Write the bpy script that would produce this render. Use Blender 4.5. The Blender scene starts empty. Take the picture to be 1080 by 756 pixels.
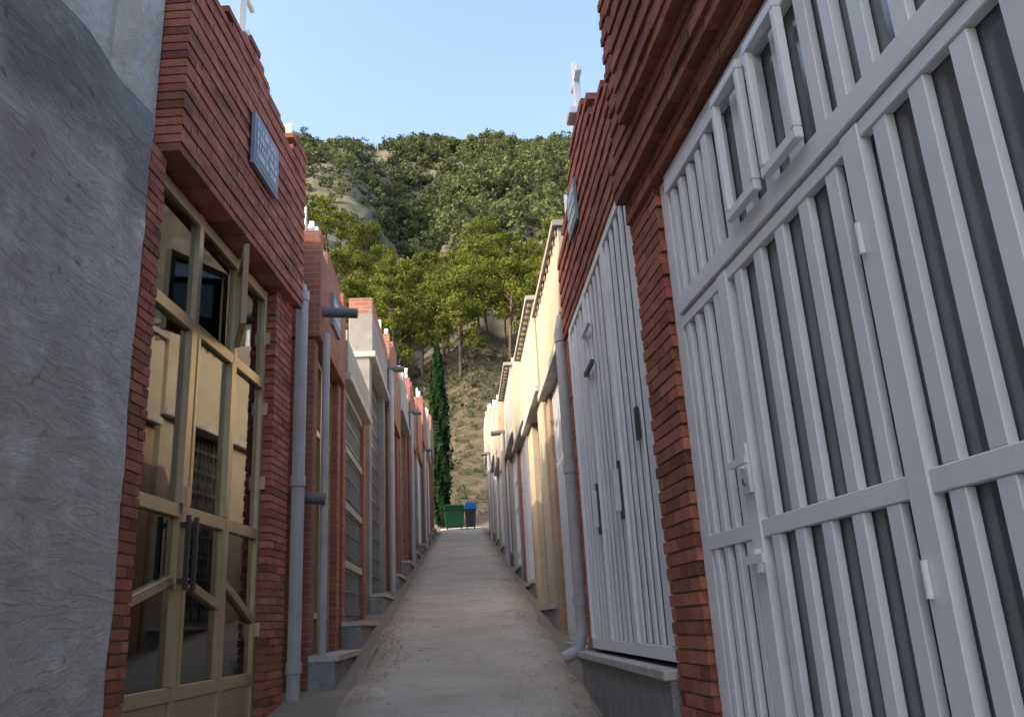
import bpy, math, random
import numpy as np
from mathutils import Matrix, Vector, noise
random.seed(7); rng=np.random.default_rng(5)
SC=bpy.context.scene
# ------------------------------------------------------------ camera
H=1.6   # eye height over the path; every z below is relative to the eye, +H at build time
f=880
cam=bpy.data.objects.new('camera',bpy.data.cameras.new('camera'));SC.collection.objects.link(cam);SC.camera=cam
cam.data.sensor_width=36;cam.data.lens=f/1080*36;cam.data.clip_end=3000;cam.data.clip_start=.05
R=Matrix.Rotation(math.radians(-4.15),3,'Z')@Matrix.Rotation(math.radians(90+17.5),3,'X')@Matrix.Rotation(math.radians(-3.2),3,'Z')
cam.matrix_world=Matrix.Translation((0,0,H))@R.to_4x4()
# ------------------------------------------------------------ light
AZ,EL=math.radians(-116),math.radians(33)
sd=Vector((math.sin(AZ)*math.cos(EL),math.cos(AZ)*math.cos(EL),math.sin(EL)))
w=bpy.data.worlds.new('World');SC.world=w;w.use_nodes=True
nt=w.node_tree;bg=nt.nodes['Background'];sky=nt.nodes.new('ShaderNodeTexSky');sky.sky_type='NISHITA';sky.sun_disc=False
sky.sun_elevation=EL;sky.sun_rotation=AZ%(2*math.pi);sky.air_density=1.0;sky.dust_density=5;sky.ozone_density=.8;sky.altitude=300
nt.links.new(sky.outputs[0],bg.inputs[0]);bg.inputs[1].default_value=.54
sl=bpy.data.lights.new('sun','SUN');sl.energy=5;sl.angle=math.radians(.53);sl.color=(1,.89,.72)
so=bpy.data.objects.new('sun',sl);SC.collection.objects.link(so);so.rotation_euler=sd.to_track_quat('Z','Y').to_euler();so.location=(-30,-20,40)
SC.view_settings.view_transform='Standard';SC.view_settings.look='None';SC.view_settings.exposure=0
# ------------------------------------------------------------ materials
def mat(name,c1,c2=None,scale=3,rough=.8,bump=.0,bscale=40,metal=0,attr=True,detail=6,spots=None,stretch=None,spec=.4):
    m=bpy.data.materials.new(name);m.use_nodes=True;t=m.node_tree;N=t.nodes;L=t.links
    b=N['Principled BSDF'];b.inputs['Roughness'].default_value=rough;b.inputs['Metallic'].default_value=metal
    b.inputs['Specular IOR Level'].default_value=spec
    tc=N.new('ShaderNodeTexCoord');src=tc.outputs['Object']
    if stretch:
        mp=N.new('ShaderNodeMapping');mp.inputs['Scale'].default_value=stretch;L.new(src,mp.inputs[0]);src=mp.outputs[0]
    n=N.new('ShaderNodeTexNoise');n.inputs['Scale'].default_value=scale;n.inputs['Detail'].default_value=detail;n.inputs['Roughness'].default_value=.65;L.new(src,n.inputs['Vector'])
    r=N.new('ShaderNodeValToRGB');r.color_ramp.elements[0].position=.33;r.color_ramp.elements[1].position=.67
    r.color_ramp.elements[0].color=(*c1,1);r.color_ramp.elements[1].color=(*(c2 or c1),1);L.new(n.outputs[0],r.inputs[0]);col=r.outputs[0]
    def mul(a,bsock=None,bcol=None,fac=1,facs=None,typ='MULTIPLY'):
        x=N.new('ShaderNodeMix');x.data_type='RGBA';x.blend_type=typ;x.inputs[0].default_value=fac
        if facs: L.new(facs,x.inputs[0])
        L.new(a,x.inputs[6])
        if bsock: L.new(bsock,x.inputs[7])
        else: x.inputs[7].default_value=(*bcol,1)
        return x.outputs[2]
    if spots:
        n2=N.new('ShaderNodeTexNoise');n2.inputs['Scale'].default_value=spots[0];n2.inputs['Detail'].default_value=8;n2.inputs['Roughness'].default_value=.7;L.new(tc.outputs['Object'],n2.inputs['Vector'])
        r2=N.new('ShaderNodeValToRGB');r2.color_ramp.elements[0].position=spots[1];r2.color_ramp.elements[1].position=spots[1]+spots[3];r2.color_ramp.elements[0].color=(0,0,0,1);r2.color_ramp.elements[1].color=(1,1,1,1)
        L.new(n2.outputs[0],r2.inputs[0]);col=mul(col,bcol=spots[2],facs=r2.outputs[0],typ='MIX')
    if attr:
        a=N.new('ShaderNodeAttribute');a.attribute_name='Col';col=mul(col,a.outputs['Color'])
    L.new(col,b.inputs['Base Color'])
    if bump:
        bn=N.new('ShaderNodeTexNoise');bn.inputs['Scale'].default_value=bscale;bn.inputs['Detail'].default_value=8;L.new(tc.outputs['Object'],bn.inputs['Vector'])
        bp=N.new('ShaderNodeBump');bp.inputs['Strength'].default_value=bump;bp.inputs['Distance'].default_value=.02;L.new(bn.outputs[0],bp.inputs['Height']);L.new(bp.outputs[0],b.inputs['Normal'])
    return m
def brickmat(name,c1,c2,mortar,bw=.23,rh=.06,attr=False,bump=.6):
    m=bpy.data.materials.new(name);m.use_nodes=True;t=m.node_tree;N=t.nodes;L=t.links;b=N['Principled BSDF'];b.inputs['Roughness'].default_value=.85
    uv=N.new('ShaderNodeUVMap');uv.uv_map='UVMap';br=N.new('ShaderNodeTexBrick')
    L.new(uv.outputs[0],br.inputs['Vector']);br.inputs['Scale'].default_value=1;br.inputs['Brick Width'].default_value=bw;br.inputs['Row Height'].default_value=rh
    br.inputs['Mortar Size'].default_value=.006;br.inputs['Mortar Smooth'].default_value=.2;br.inputs['Color1'].default_value=(*c1,1);br.inputs['Color2'].default_value=(*c2,1);br.inputs['Mortar'].default_value=(*mortar,1)
    tc=N.new('ShaderNodeTexCoord');n=N.new('ShaderNodeTexNoise');n.inputs['Scale'].default_value=2.5;n.inputs['Detail'].default_value=8;L.new(tc.outputs['Object'],n.inputs['Vector'])
    r=N.new('ShaderNodeValToRGB');r.color_ramp.elements[0].color=(.6,.6,.6,1);r.color_ramp.elements[1].color=(1.25,1.2,1.15,1);L.new(n.outputs[0],r.inputs[0])
    x=N.new('ShaderNodeMix');x.data_type='RGBA';x.blend_type='MULTIPLY';x.inputs[0].default_value=1;L.new(br.outputs[0],x.inputs[6]);L.new(r.outputs[0],x.inputs[7]);L.new(x.outputs[2],b.inputs['Base Color'])
    bp=N.new('ShaderNodeBump');bp.inputs['Strength'].default_value=bump;bp.inputs['Distance'].default_value=.01;bp.invert=True;L.new(br.outputs['Fac'],bp.inputs['Height']);L.new(bp.outputs[0],b.inputs['Normal'])
    return m
def glassmat(name,tint,refl_rough=.02,ior=1.9):
    m=bpy.data.materials.new(name);m.use_nodes=True;t=m.node_tree;N=t.nodes;L=t.links;N.remove(N['Principled BSDF'])
    fr=N.new('ShaderNodeFresnel');fr.inputs[0].default_value=ior
    gl=N.new('ShaderNodeBsdfGlossy');gl.inputs['Roughness'].default_value=refl_rough;gl.inputs['Color'].default_value=(.9,.9,.9,1)
    tr=N.new('ShaderNodeBsdfTransparent');tr.inputs[0].default_value=(*tint,1)
    mx=N.new('ShaderNodeMixShader');L.new(fr.outputs[0],mx.inputs[0]);L.new(tr.outputs[0],mx.inputs[1]);L.new(gl.outputs[0],mx.inputs[2]);L.new(mx.outputs[0],N['Material Output'].inputs[0])
    return m
M={}
M['brick']=mat('red_brick',(.31,.098,.066),(.43,.155,.10),9,.85,.5,90,spots=(3,.6,(.24,.10,.075),.15))
M['mortar']=mat('brick_mortar',(.28,.19,.15),(.36,.27,.22),14,.95,.3,80)
M['bricktex']=brickmat('red_brickwork',(.36,.125,.08),(.27,.09,.06),(.28,.22,.18))
M['tanbrick']=brickmat('tan_brickwork',(.44,.29,.18),(.37,.23,.14),(.38,.32,.25))
M['orangebrick']=brickmat('orange_brickwork',(.38,.16,.095),(.30,.115,.075),(.34,.27,.22))
M['cream']=mat('cream_render',(.40,.33,.225),(.48,.40,.285),2,.9,.3,60,spots=(3,.56,(.29,.24,.175),.2))
M['grey']=mat('grey_render',(.22,.21,.195),(.32,.30,.275),2.2,.9,.5,50,spots=(4,.56,(.16,.15,.14),.2))
M['palegrey']=mat('pale_render',(.32,.30,.265),(.42,.39,.345),2,.9,.35,50,spots=(4,.56,(.22,.205,.18),.2))
M['plinth']=mat('plinth_concrete',(.2,.2,.2),(.29,.285,.275),5,.9,.5,60,spots=(7,.55,(.13,.13,.125),.15))
M['stone']=mat('light_stone_sill',(.40,.37,.33),(.52,.49,.44),6,.7,.15,60,spots=(9,.56,(.27,.25,.22),.12))
M['white']=mat('white_painted_metal',(.76,.77,.79),(.84,.85,.86),3,.36,.04,20,spots=(6,.64,(.62,.62,.6),.2))
M['gold']=mat('champagne_aluminium',(.46,.36,.21),(.54,.43,.26),4,.34,.02,20,metal=.6)
M['pvc']=mat('grey_pvc',(.33,.325,.32),(.41,.40,.385),4,.55,.05,30,spots=(6,.6,(.27,.25,.22),.15))
M['pvcd']=mat('dark_pvc',(.10,.10,.105),(.15,.15,.15),4,.5)
M['black']=mat('black_metal',(.03,.03,.03),(.05,.05,.05),5,.4)
M['marble']=mat('dark_marble',(.05,.05,.055),(.1,.1,.11),5,.15,spots=(10,.6,(.2,.2,.2),.1))
M['steel']=mat('steel',(.5,.5,.5),(.6,.6,.6),5,.3,metal=.8)
M['plaque']=mat('blue_plaque',(.16,.21,.27),(.21,.27,.33),8,.4)
M['letters']=mat('plaque_letters',(.7,.73,.75),(.78,.78,.78),8,.5)
M['roof']=mat('roof_concrete',(.28,.25,.22),(.38,.33,.28),4,.95,.3,40)
M['interior']=mat('interior_plaster',(.40,.34,.25),(.50,.43,.32),20,.95,.8,60)
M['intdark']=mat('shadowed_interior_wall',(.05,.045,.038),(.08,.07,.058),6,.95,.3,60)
M['glass']=glassmat('clear_glass',(.62,.63,.6))
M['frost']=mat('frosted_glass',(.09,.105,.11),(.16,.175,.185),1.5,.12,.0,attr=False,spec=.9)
M['darkglass']=mat('dark_glass',(.03,.035,.04),(.06,.065,.07),1.5,.08,.0,attr=False,spec=.8)
M['greenbin']=mat('green_plastic',(.02,.13,.04),(.03,.17,.055),5,.5)
M['bluebin']=mat('blue_plastic',(.02,.12,.4),(.03,.16,.5),5,.5)
# ------------------------------------------------------------ mesh builder
class Frame:
    def __init__(s,x,y,yaw,side):
        a=math.radians(yaw);s.o=Vector((x,y,H));s.u=Vector((math.sin(a),math.cos(a),0))
        n=Vector((math.cos(a),-math.sin(a),0));s.n=n if side=='L' else -n
        s.flip=(side=='L')
    def __call__(s,u,n,z): return s.o+s.u*u+s.n*n+Vector((0,0,z))
class MB:
    def __init__(s): s.v=[];s.f=[];s.m=[];s.c=[];s.uv=[];s.mats=[]
    def mi(s,k):
        if k not in s.mats:s.mats.append(k)
        return s.mats.index(k)
    def box(s,F,u0,u1,n0,n1,z0,z1,k,c=1.0):
        if u0>u1:u0,u1=u1,u0
        if n0>n1:n0,n1=n1,n0
        b=len(s.v);P=[(u,n,z) for z in(z0,z1) for n in(n0,n1) for u in(u0,u1)]
        s.v+= [F(*p) for p in P];i=s.mi(k)
        cc=c if isinstance(c,tuple) else (c,c,c)
        for q,ax in(((0,2,3,1),'z'),((4,5,7,6),'z'),((0,1,5,4),'n'),((2,6,7,3),'n'),((0,4,6,2),'u'),((1,3,7,5),'u')):
            if F.flip:q=q[::-1]
            s.f.append(tuple(b+j for j in q));s.m.append(i);s.c.append(cc)
            for j in q:
                p=P[j];s.uv.append({'z':(p[0],p[1]),'n':(p[0],p[2]),'u':(p[1],p[2])}[ax])
    def prism(s,F,pts,n0,n1,k,c=1.0):
        b=len(s.v);m=len(pts);i=s.mi(k);cc=(c,c,c)
        for n in(n0,n1): s.v+=[F(u,n,z) for u,z in pts]
        fs=[tuple(range(m))[::-1],tuple(range(m,2*m))]+[(j,(j+1)%m,(j+1)%m+m,j+m) for j in range(m)]
        for q in fs:
            s.f.append(tuple(b+j for j in q));s.m.append(i);s.c.append(cc)
            for j in q: s.uv.append(pts[j%m])
    def cyl(s,p0,p1,r0,r1,k,seg=14,c=1.0,caps=True):
        p0=Vector(p0);p1=Vector(p1);d=(p1-p0).normalized();a=d.orthogonal().normalized();e=d.cross(a);b=len(s.v);i=s.mi(k)
        for p,r in((p0,r0),(p1,r1)):
            for j in range(seg):
                t=2*math.pi*j/seg;s.v.append(p+a*math.cos(t)*r+e*math.sin(t)*r)
        fs=[(j,(j+1)%seg,(j+1)%seg+seg,j+seg) for j in range(seg)]
        if caps: fs+=[tuple(range(seg))[::-1],tuple(range(seg,2*seg))]
        for q in fs:
            s.f.append(tuple(b+j for j in q));s.m.append(i);s.c.append((c,c,c))
            for j in q:s.uv.append((j*.05,0))
    def pipe(s,pts,r,k,seg=14):
        for a,b in zip(pts[:-1],pts[1:]): s.cyl(a,b,r,r,k,seg)
    def build(s,name,parent=None,smooth=False,bevel=0):
        if not s.f:return None
        me=bpy.data.meshes.new(name);me.from_pydata([tuple(v) for v in s.v],[],s.f)
        for k in s.mats: me.materials.append(M[k])
        me.polygons.foreach_set('material_index',s.m)
        uv=me.uv_layers.new(name='UVMap');uv.data.foreach_set('uv',np.array(s.uv,dtype=np.float32).ravel())
        at=me.color_attributes.new('Col','FLOAT_COLOR','CORNER');cs=[]
        for c,fc in zip(s.c,s.f): cs+= [c[0],c[1],c[2],1]*len(fc)
        at.data.foreach_set('color',cs)
        me.update();o=bpy.data.objects.new(name,me);SC.collection.objects.link(o)
        if smooth:
            for p in me.polygons:p.use_smooth=True
        if bevel:
            md=o.modifiers.new('b','BEVEL');md.width=bevel;md.segments=1;md.limit_method='ANGLE'
        if parent:
            o.parent=parent;o.matrix_parent_inverse=parent.matrix_world.inverted()
        return o
def empty(name,loc):
    e=bpy.data.objects.new(name,None);SC.collection.objects.link(e);e.location=loc;e.empty_display_size=.3
    e.matrix_world=Matrix.Translation(loc);return e
def bricks(mb,F,u0,u1,n0,n1,z0,z1,top=None,jag=.0,relief=0,tone=1.0,rh=.06,bl=.235,holes=()):
    row=0;z=z0
    if top is None: mb.box(F,u0+.012,u1-.012,n0+.012,n1-.011,z0+.006,z1-.008,'mortar')
    else:
        uu=u0
        st=.1
        while uu<u1-.02:
            e=min(uu+st,u1);tz=min(top(uu+.001),top(e-.001),z1)
            mb.box(F,max(uu,u0+.012),min(e,u1-.012),n0+.012,n1-.011,z0+.006,tz-.01,'mortar');uu=e
    while z<z1-.02:
        off=-(bl/2) if row%2 else 0
        u=u0+off
        rn=relief if row%2 else 0
        while u<u1-.01:
            a=max(u,u0);b=min(u+bl-.010,u1);u+=bl
            if b-a<.03: continue
            if top and top((a+b)/2)<z+.03: continue
            zt=z+rh-.010
            c=tone*random.uniform(.72,1.22);c=(c*random.uniform(.95,1.05),c*random.uniform(.9,1.1),c*random.uniform(.9,1.12))
            if random.random()<.07:c=tuple(q*.62 for q in c)
            j=random.uniform(-.003,.003)
            ja=jag if (row%2 and a==u0) else 0; jb=jag if (row%2==0 and b>=u1-.001) else 0
            mb.box(F,a-ja,b+jb,n0,n1+j+rn,z+random.uniform(-.001,.001),zt,'brick',c)
        z+=rh;row+=1
def cross(par,F,u,n,z,h,k='white',w=.05,name='cross'):
    mb=MB();mb.box(F,u-.09,u+.09,n-.09,n+.09,z,z+.06,k);mb.box(F,u-w/2,u+w/2,n-w/2,n+w/2,z+.06,z+h,k);mb.box(F,u-h*.3,u+h*.3,n-w/2+.004,n+w/2-.004,z+h*.66,z+h*.66+w,k)
    return mb.build(name,par,bevel=.006)
def letters(mb,F,u0,u1,z0,z1,n,rows,k='letters'):
    hh=(z1-z0)/rows
    for r in range(rows):
        u=u0
        while u<u1-.03:
            lw=random.uniform(.02,.035);z=z0+r*hh
            t=random.randint(0,3)
            mb.box(F,u,u+.007,n,n+.006,z+.2*hh,z+.85*hh,k)
            if t!=0: mb.box(F,u+.009,u+lw,n,n+.005,z+.2*hh,z+.2*hh+.008,k)
            if t!=1: mb.box(F,u+.009,u+lw,n,n+.005,z+.76*hh,z+.85*hh,k)
            if t>1: mb.box(F,u+lw+.001,u+lw+.008,n,n+.006,z+.2*hh,z+.85*hh,k)
            u+=lw+.025+(.03 if random.random()<.15 else 0)
# ============================================================ LEFT MAUSOLEUM (gold doors)
FL=Frame(-1.5,6.66,5.2,'L')
P=empty('brick_mausoleum',FL(-1,0,-.7))
mb=MB()
bricks(mb,FL,-2.42,-2.12,-.25,.0,-1.0,2.80,jag=.012)
bricks(mb,FL,.02,.46,-.25,.02,-.85,2.79,jag=.012)
def topL(u):
    for a,z in((-1.55,4.24),(-1.2,4.34),(-.82,4.46),(-.55,4.38),(-.2,4.28),(.16,4.18),(9,4.34)):
        if u<a:return z
bricks(mb,FL,-2.17,.50,-.16,.10,2.80,4.6,top=topL,relief=.008,tone=.9)
mb.build('brick_front',P)
mb=MB()
mb.box(FL,-2.10,.46,-2.3,-.26,2.72,4.1,'grey');mb.box(FL,.05,.46,-2.3,-.26,-.9,2.71,'grey')
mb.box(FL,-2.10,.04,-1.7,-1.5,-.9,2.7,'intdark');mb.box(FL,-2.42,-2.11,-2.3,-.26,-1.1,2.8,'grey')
mb.box(FL,-2.10,.04,-1.49,-.1,-.95,-.62,'stone')
mb.box(FL,-1.9,-1.2,-1.49,-1.44,-.4,.5,'marble');mb.box(FL,-1.05,-.35,-1.49,-1.44,-.4,.5,'marble')
mb.box(FL,-.3,.03,-1.49,-.3,-.6,2.69,'bricktex')
mb.box(FL,-1.39,-.70,-.34,-.30,.60,1.93,'interior',1.1) # plastered panel just inside the glass
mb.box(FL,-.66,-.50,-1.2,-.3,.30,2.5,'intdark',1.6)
mb.box(FL,-1.97,-1.52,-.60,-.55,1.50,2.6,'bricktex') # added brick slab imitating the brick reflected in the first bay's glass
for a,b,c,d in((-1.97,-1.93,.9,1.5),(-1.56,-1.52,.9,1.5),(-1.93,-1.56,.9,.94),(-1.93,-1.56,1.46,1.5),(-1.93,-1.56,1.19,1.22)): mb.box(FL,a,b,-.6,-.56,c,d-.001,'white')
mb.build('building_shell',P)
mb=MB();g='gold'
nf0,nf1=-.12,-.05
for u in(-2.075,-1.41,-.68,-.02): mb.box(FL,u-.032,u+.032,nf0,nf1,-.62,2.76,g)
for z in(2.71,1.95,.75,-.29):
    for a,b in((-2.042,-1.443),(-1.377,-.713),(-.647,-.053)):
        mb.box(FL,a,b,nf0+.003,nf1-.003,z-.04,z+.04,g)
for a,b in((-2.042,-1.443),(-1.377,-.713),(-.647,-.053)): # solid kick panels
    mb.box(FL,a,b,nf0+.02,nf1-.02,-.62,-.331,g)
for (a,za),(b,zb) in(((-2.042,.20),(-1.443,.36)),((-1.377,.36),(-.713,.20)),((-.647,.36),(-.053,.12))):
    mb.prism(FL,[(a,za-.03),(b,zb-.03),(b,zb+.03),(a,za+.03)],nf0+.004,nf1-.004,g)
for u0,u1 in((-1.377,-1.335),(-1.485,-1.443),(-.755,-.713)): mb.box(FL,u0,u1,nf0+.005,nf1+.006,-.25,.71,g);mb.box(FL,u0,u1,nf0+.005,nf1+.006,.79,1.91,g)
mb.build('door_frame',P,bevel=.004)
mb=MB()
for a,b in((-2.042,-1.443),(-1.377,-.713),(-.647,-.053)):
    mb.box(FL,a,b,-.09,-.084,-.25,2.67,'glass')
mb.build('glass_panes',P)
mb=MB()
for u in(-1.47,-1.35):
    mb.box(FL,u-.012,u+.012,-.01,.015,.28,.72,'black');mb.box(FL,u-.012,u+.012,-.05,-.01,.32,.35,'black');mb.box(FL,u-.012,u+.012,-.05,-.01,.65,.68,'black')
mb.box(FL,-1.46,-1.42,-.044,-.02,.74,.9,'gold')
for z in(.0,1.1,1.7,2.3): mb.box(FL,-.004,.03,-.05,-.02,z,z+.1,'gold')
mb.build('door_handles',P)
mb=MB() # ajar side-hung sash in the transom
class TF:
    flip=True
    def __call__(s,a,n,z):
        an=math.radians(24);return FL(-.73-a*math.cos(an),-.03+a*math.sin(an)+n,z)
T=TF()
mb.box(T,0,.045,-.02,.02,2.03,2.62,'gold');mb.box(T,.50,.545,-.02,.02,2.03,2.62,'gold')
mb.box(T,.046,.499,-.02,.02,2.03,2.07,'gold');mb.box(T,.046,.499,-.02,.02,2.58,2.62,'gold')
mb.box(T,.046,.499,-.006,.0,2.071,2.579,'glass')
mb.build('open_transom_window',P)
mb=MB();mb.box(FL,-1.05,-.46,.12,.15,3.38,3.82,'plaque');mb.box(FL,-1.02,-.49,.15,.154,3.41,3.79,'plaque',.8);letters(mb,FL,-1.0,-.52,3.45,3.76,.155,4)
mb.build('name_plaque',P,bevel=.004)
cross(P,FL,-1.03,-.0,4.46,.7,w=.045)
mb=MB();mb.box(FL,.24,.36,-.08,.04,4.31,4.36,'white');mb.prism(FL,[(.25,4.36),(.35,4.36),(.31,4.6),(.29,4.6)],-.06,.02,'white');mb.build('finial',P)
mb=MB()
mb.pipe([FL(.57,-.1,3.15),FL(.57,.06,3.05),FL(.57,.08,2.9)],.055,'pvc');mb.pipe([FL(.57,.08,2.92),FL(.57,.08,-.62)],.055,'pvc');
for z in(2.9,1.2,-.3): mb.cyl(FL(.57,.08,z),FL(.57,.08,z+.09),.064,.064,'pvc')
mb.build('downpipe',P,smooth=False)
# ============================================================ grey concrete wall on the far left
m=mat('rough_grey_concrete',(.44,.405,.355),(.62,.58,.515),1.0,.95,.6,26,spots=(2.0,.52,(.72,.68,.61),.18),stretch=(1,1,.5))
t=m.node_tree;b=t.nodes['Principled BSDF'];lk=[l for l in t.links if l.to_socket==b.inputs['Base Color']][0].from_socket
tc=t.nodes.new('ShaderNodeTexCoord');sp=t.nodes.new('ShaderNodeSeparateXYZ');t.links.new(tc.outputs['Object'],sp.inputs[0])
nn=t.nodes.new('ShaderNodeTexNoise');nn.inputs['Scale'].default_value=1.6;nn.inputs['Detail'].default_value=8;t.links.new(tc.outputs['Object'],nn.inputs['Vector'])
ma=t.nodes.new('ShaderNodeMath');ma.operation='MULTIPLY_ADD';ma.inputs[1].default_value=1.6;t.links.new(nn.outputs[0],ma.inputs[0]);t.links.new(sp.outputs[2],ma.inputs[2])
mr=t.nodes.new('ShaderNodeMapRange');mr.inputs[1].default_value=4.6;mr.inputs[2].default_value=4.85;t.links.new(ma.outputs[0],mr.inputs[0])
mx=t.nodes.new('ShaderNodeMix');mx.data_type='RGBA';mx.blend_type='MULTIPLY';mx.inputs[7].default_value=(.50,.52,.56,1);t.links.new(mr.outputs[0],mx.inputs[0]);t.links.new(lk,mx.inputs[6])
# curved trowel strokes, in colour and in relief
mp=t.nodes.new('ShaderNodeMapping');mp.inputs['Scale'].default_value=(1.5,1.5,6);mp.inputs['Rotation'].default_value=(.35,0,0);t.links.new(tc.outputs['Object'],mp.inputs[0])
tn=t.nodes.new('ShaderNodeTexNoise');tn.inputs['Scale'].default_value=1.5;tn.inputs['Detail'].default_value=9;tn.inputs['Roughness'].default_value=.68;tn.inputs['Distortion'].default_value=2.2;t.links.new(mp.outputs[0],tn.inputs['Vector'])
r=t.nodes.new('ShaderNodeValToRGB');r.color_ramp.elements[0].position=.3;r.color_ramp.elements[1].position=.7;r.color_ramp.elements[0].color=(.84,.84,.84,1);r.color_ramp.elements[1].color=(1.08,1.08,1.08,1);t.links.new(tn.outputs[0],r.inputs[0])
mx2=t.nodes.new('ShaderNodeMix');mx2.data_type='RGBA';mx2.blend_type='MULTIPLY';mx2.inputs[0].default_value=1;t.links.new(mx.outputs[2],mx2.inputs[6]);t.links.new(r.outputs[0],mx2.inputs[7])
# pits and small dark stains
vp=t.nodes.new('ShaderNodeTexNoise');vp.inputs['Scale'].default_value=14;vp.inputs['Detail'].default_value=4;t.links.new(tc.outputs['Object'],vp.inputs['Vector'])
rp=t.nodes.new('ShaderNodeValToRGB');rp.color_ramp.elements[0].position=.27;rp.color_ramp.elements[1].position=.36;rp.color_ramp.elements[0].color=(.62,.62,.62,1);rp.color_ramp.elements[1].color=(1,1,1,1);t.links.new(vp.outputs[0],rp.inputs[0])
mx5=t.nodes.new('ShaderNodeMix');mx5.data_type='RGBA';mx5.blend_type='MULTIPLY';mx5.inputs[0].default_value=1;t.links.new(mx2.outputs[2],mx5.inputs[6]);t.links.new(rp.outputs[0],mx5.inputs[7]);t.links.new(mx5.outputs[2],b.inputs['Base Color'])
ob=[l for l in t.links if l.to_socket==b.inputs['Normal']][0].from_node
b2=t.nodes.new('ShaderNodeBump');b2.inputs['Strength'].default_value=.9;b2.inputs['Distance'].default_value=.03;t.links.new(tn.outputs[0],b2.inputs['Height']);t.links.new(ob.outputs[0],b2.inputs['Normal']);t.links.new(b2.outputs[0],b.inputs['Normal'])
M['conc']=m
def grid_wall(name,F,u0,u1,z0,z1,n,amp,k,thick=.3,par=None,step=.04):
    mb=MB();nu=int((u1-u0)/step);nz=int((z1-z0)/step);i0=mb.mi(k)
    for j in range(nz+1):
        for i in range(nu+1):
            u=u0+(u1-u0)*i/nu;z=z0+(z1-z0)*j/nz
            d=noise.fractal(Vector((u*1.3,z*1.3,3)),1,2,5)*amp+noise.noise(Vector((u*9,z*5,1)))*amp*.25
            jz=2.15+.10*noise.noise(Vector((u*1.2,0,8)));d+=.018*math.exp(-((z-jz)/.03)**2)*max(0,.4+noise.noise(Vector((u*5,3,3))))
            uu=u+(noise.noise(Vector((z*4,0,0)))*.012 if i==nu else 0);zz=z+(noise.noise(Vector((u*3,5,0)))*.03 if j==nz else 0)
            mb.v.append(F(uu,n+d,zz))
    for j in range(nz):
        for i in range(nu):
            a=j*(nu+1)+i;q=(a,a+1,a+nu+2,a+nu+1);mb.f.append(q[::-1] if F.flip else q);mb.m.append(i0);mb.c.append((1,1,1));mb.uv+=[(0,0)]*4
    def strip(idx,off):
        for a,b2 in zip(idx[:-1],idx[1:]):
            b0=len(mb.v);mb.v+=[mb.v[a],mb.v[b2],mb.v[b2]-F.n*thick,mb.v[a]-F.n*thick]
            mb.f.append((b0,b0+1,b0+2,b0+3));mb.m.append(i0);mb.c.append((1,1,1));mb.uv+=[(0,0)]*4
    strip([nz*(nu+1)+i for i in range(nu+1)],0);strip([j*(nu+1)+nu for j in range(nz+1)],0)
    o=mb.build(name,par,smooth=True);return o
Pw=empty('concrete_wall',FL(-4,0,-1))
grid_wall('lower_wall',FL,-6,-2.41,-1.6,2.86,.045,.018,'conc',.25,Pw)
M['conc2']=mat('pale_concrete',(.40,.375,.335),(.56,.53,.47),1.4,.95,.9,20,spots=(3,.55,(.66,.62,.55),.2))
mb=MB();mb.box(FL,-14,-2.45,-3,-.22,-3.6,7.2,'conc2');mb.box(FL,-2.449,-2.185,-3,-.06,2.87,7.1,'conc2');mb.build('upper_wall',Pw)  # upper wall carried on out of view to shade the fronts opposite
# ============================================================ RIGHT: slatted white fronts
FR1=Frame(1.0,4.05,-3.9,'R')
P=empty('brick_mausoleum',FR1(-2,0,-1))
mb=MB()
bricks(mb,FR1,-.44,-.03,-.25,.03,-1.05,2.0,jag=.02)
def topR1(u): return 4.05 if u>-.45 else (4.3 if u>-.9 else 4.5)
bricks(mb,FR1,-3.3,-.02,-.2,.05,2.0,2.12,relief=.0,tone=.8)
bricks(mb,FR1,-3.3,-.02,-.2,.10,2.12,2.36,relief=.012,tone=.8)
bricks(mb,FR1,-3.3,-.42,-.2,.16,2.36,4.5,top=topR1,relief=.012,tone=.85)
bricks(mb,FR1,-.42,-.02,-.2,.08,2.36,4.1,relief=.012,tone=.85)
mb.build('brick_front',P)
mb=MB();mb.box(FR1,-3.3,-.02,-2.2,-.26,2.02,4.0,'grey');mb.box(FR1,-5.6,-3.31,-2.2,.06,1.98,4.4,'bricktex');mb.box(FR1,-.4,-.02,-2.2,-.26,-1.2,2.01,'grey');mb.box(FR1,-6,-.45,-2.2,-2.0,-1.7,2.0,'grey')
mb.box(FR1,-6,-.45,-.3,.05,-1.75,-.93,'plinth');mb.build('building_shell',P)
mb=MB()
gn=-.028
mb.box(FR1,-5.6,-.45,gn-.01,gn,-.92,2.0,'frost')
mb.box(FR1,-.56,-.452,-.027,.0,-.92,1.99,'white')
mb.box(FR1,-5.6,-.561,-.027,.015,1.89,1.985,'white')
mb.box(FR1,-5.6,-.561,-.027,.02,1.28,1.36,'white')
posts=(-1.06,-2.06,-3.15,-4.3)
for u in posts:
    mb.box(FR1,u-.045,u+.045,-.026,.014,-.92,1.268,'white')
    mb.box(FR1,u-.028,u+.028,-.026,.010,1.362,1.888,'white')
ed=[-.561]+[p for p in posts]+[-5.6]
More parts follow.
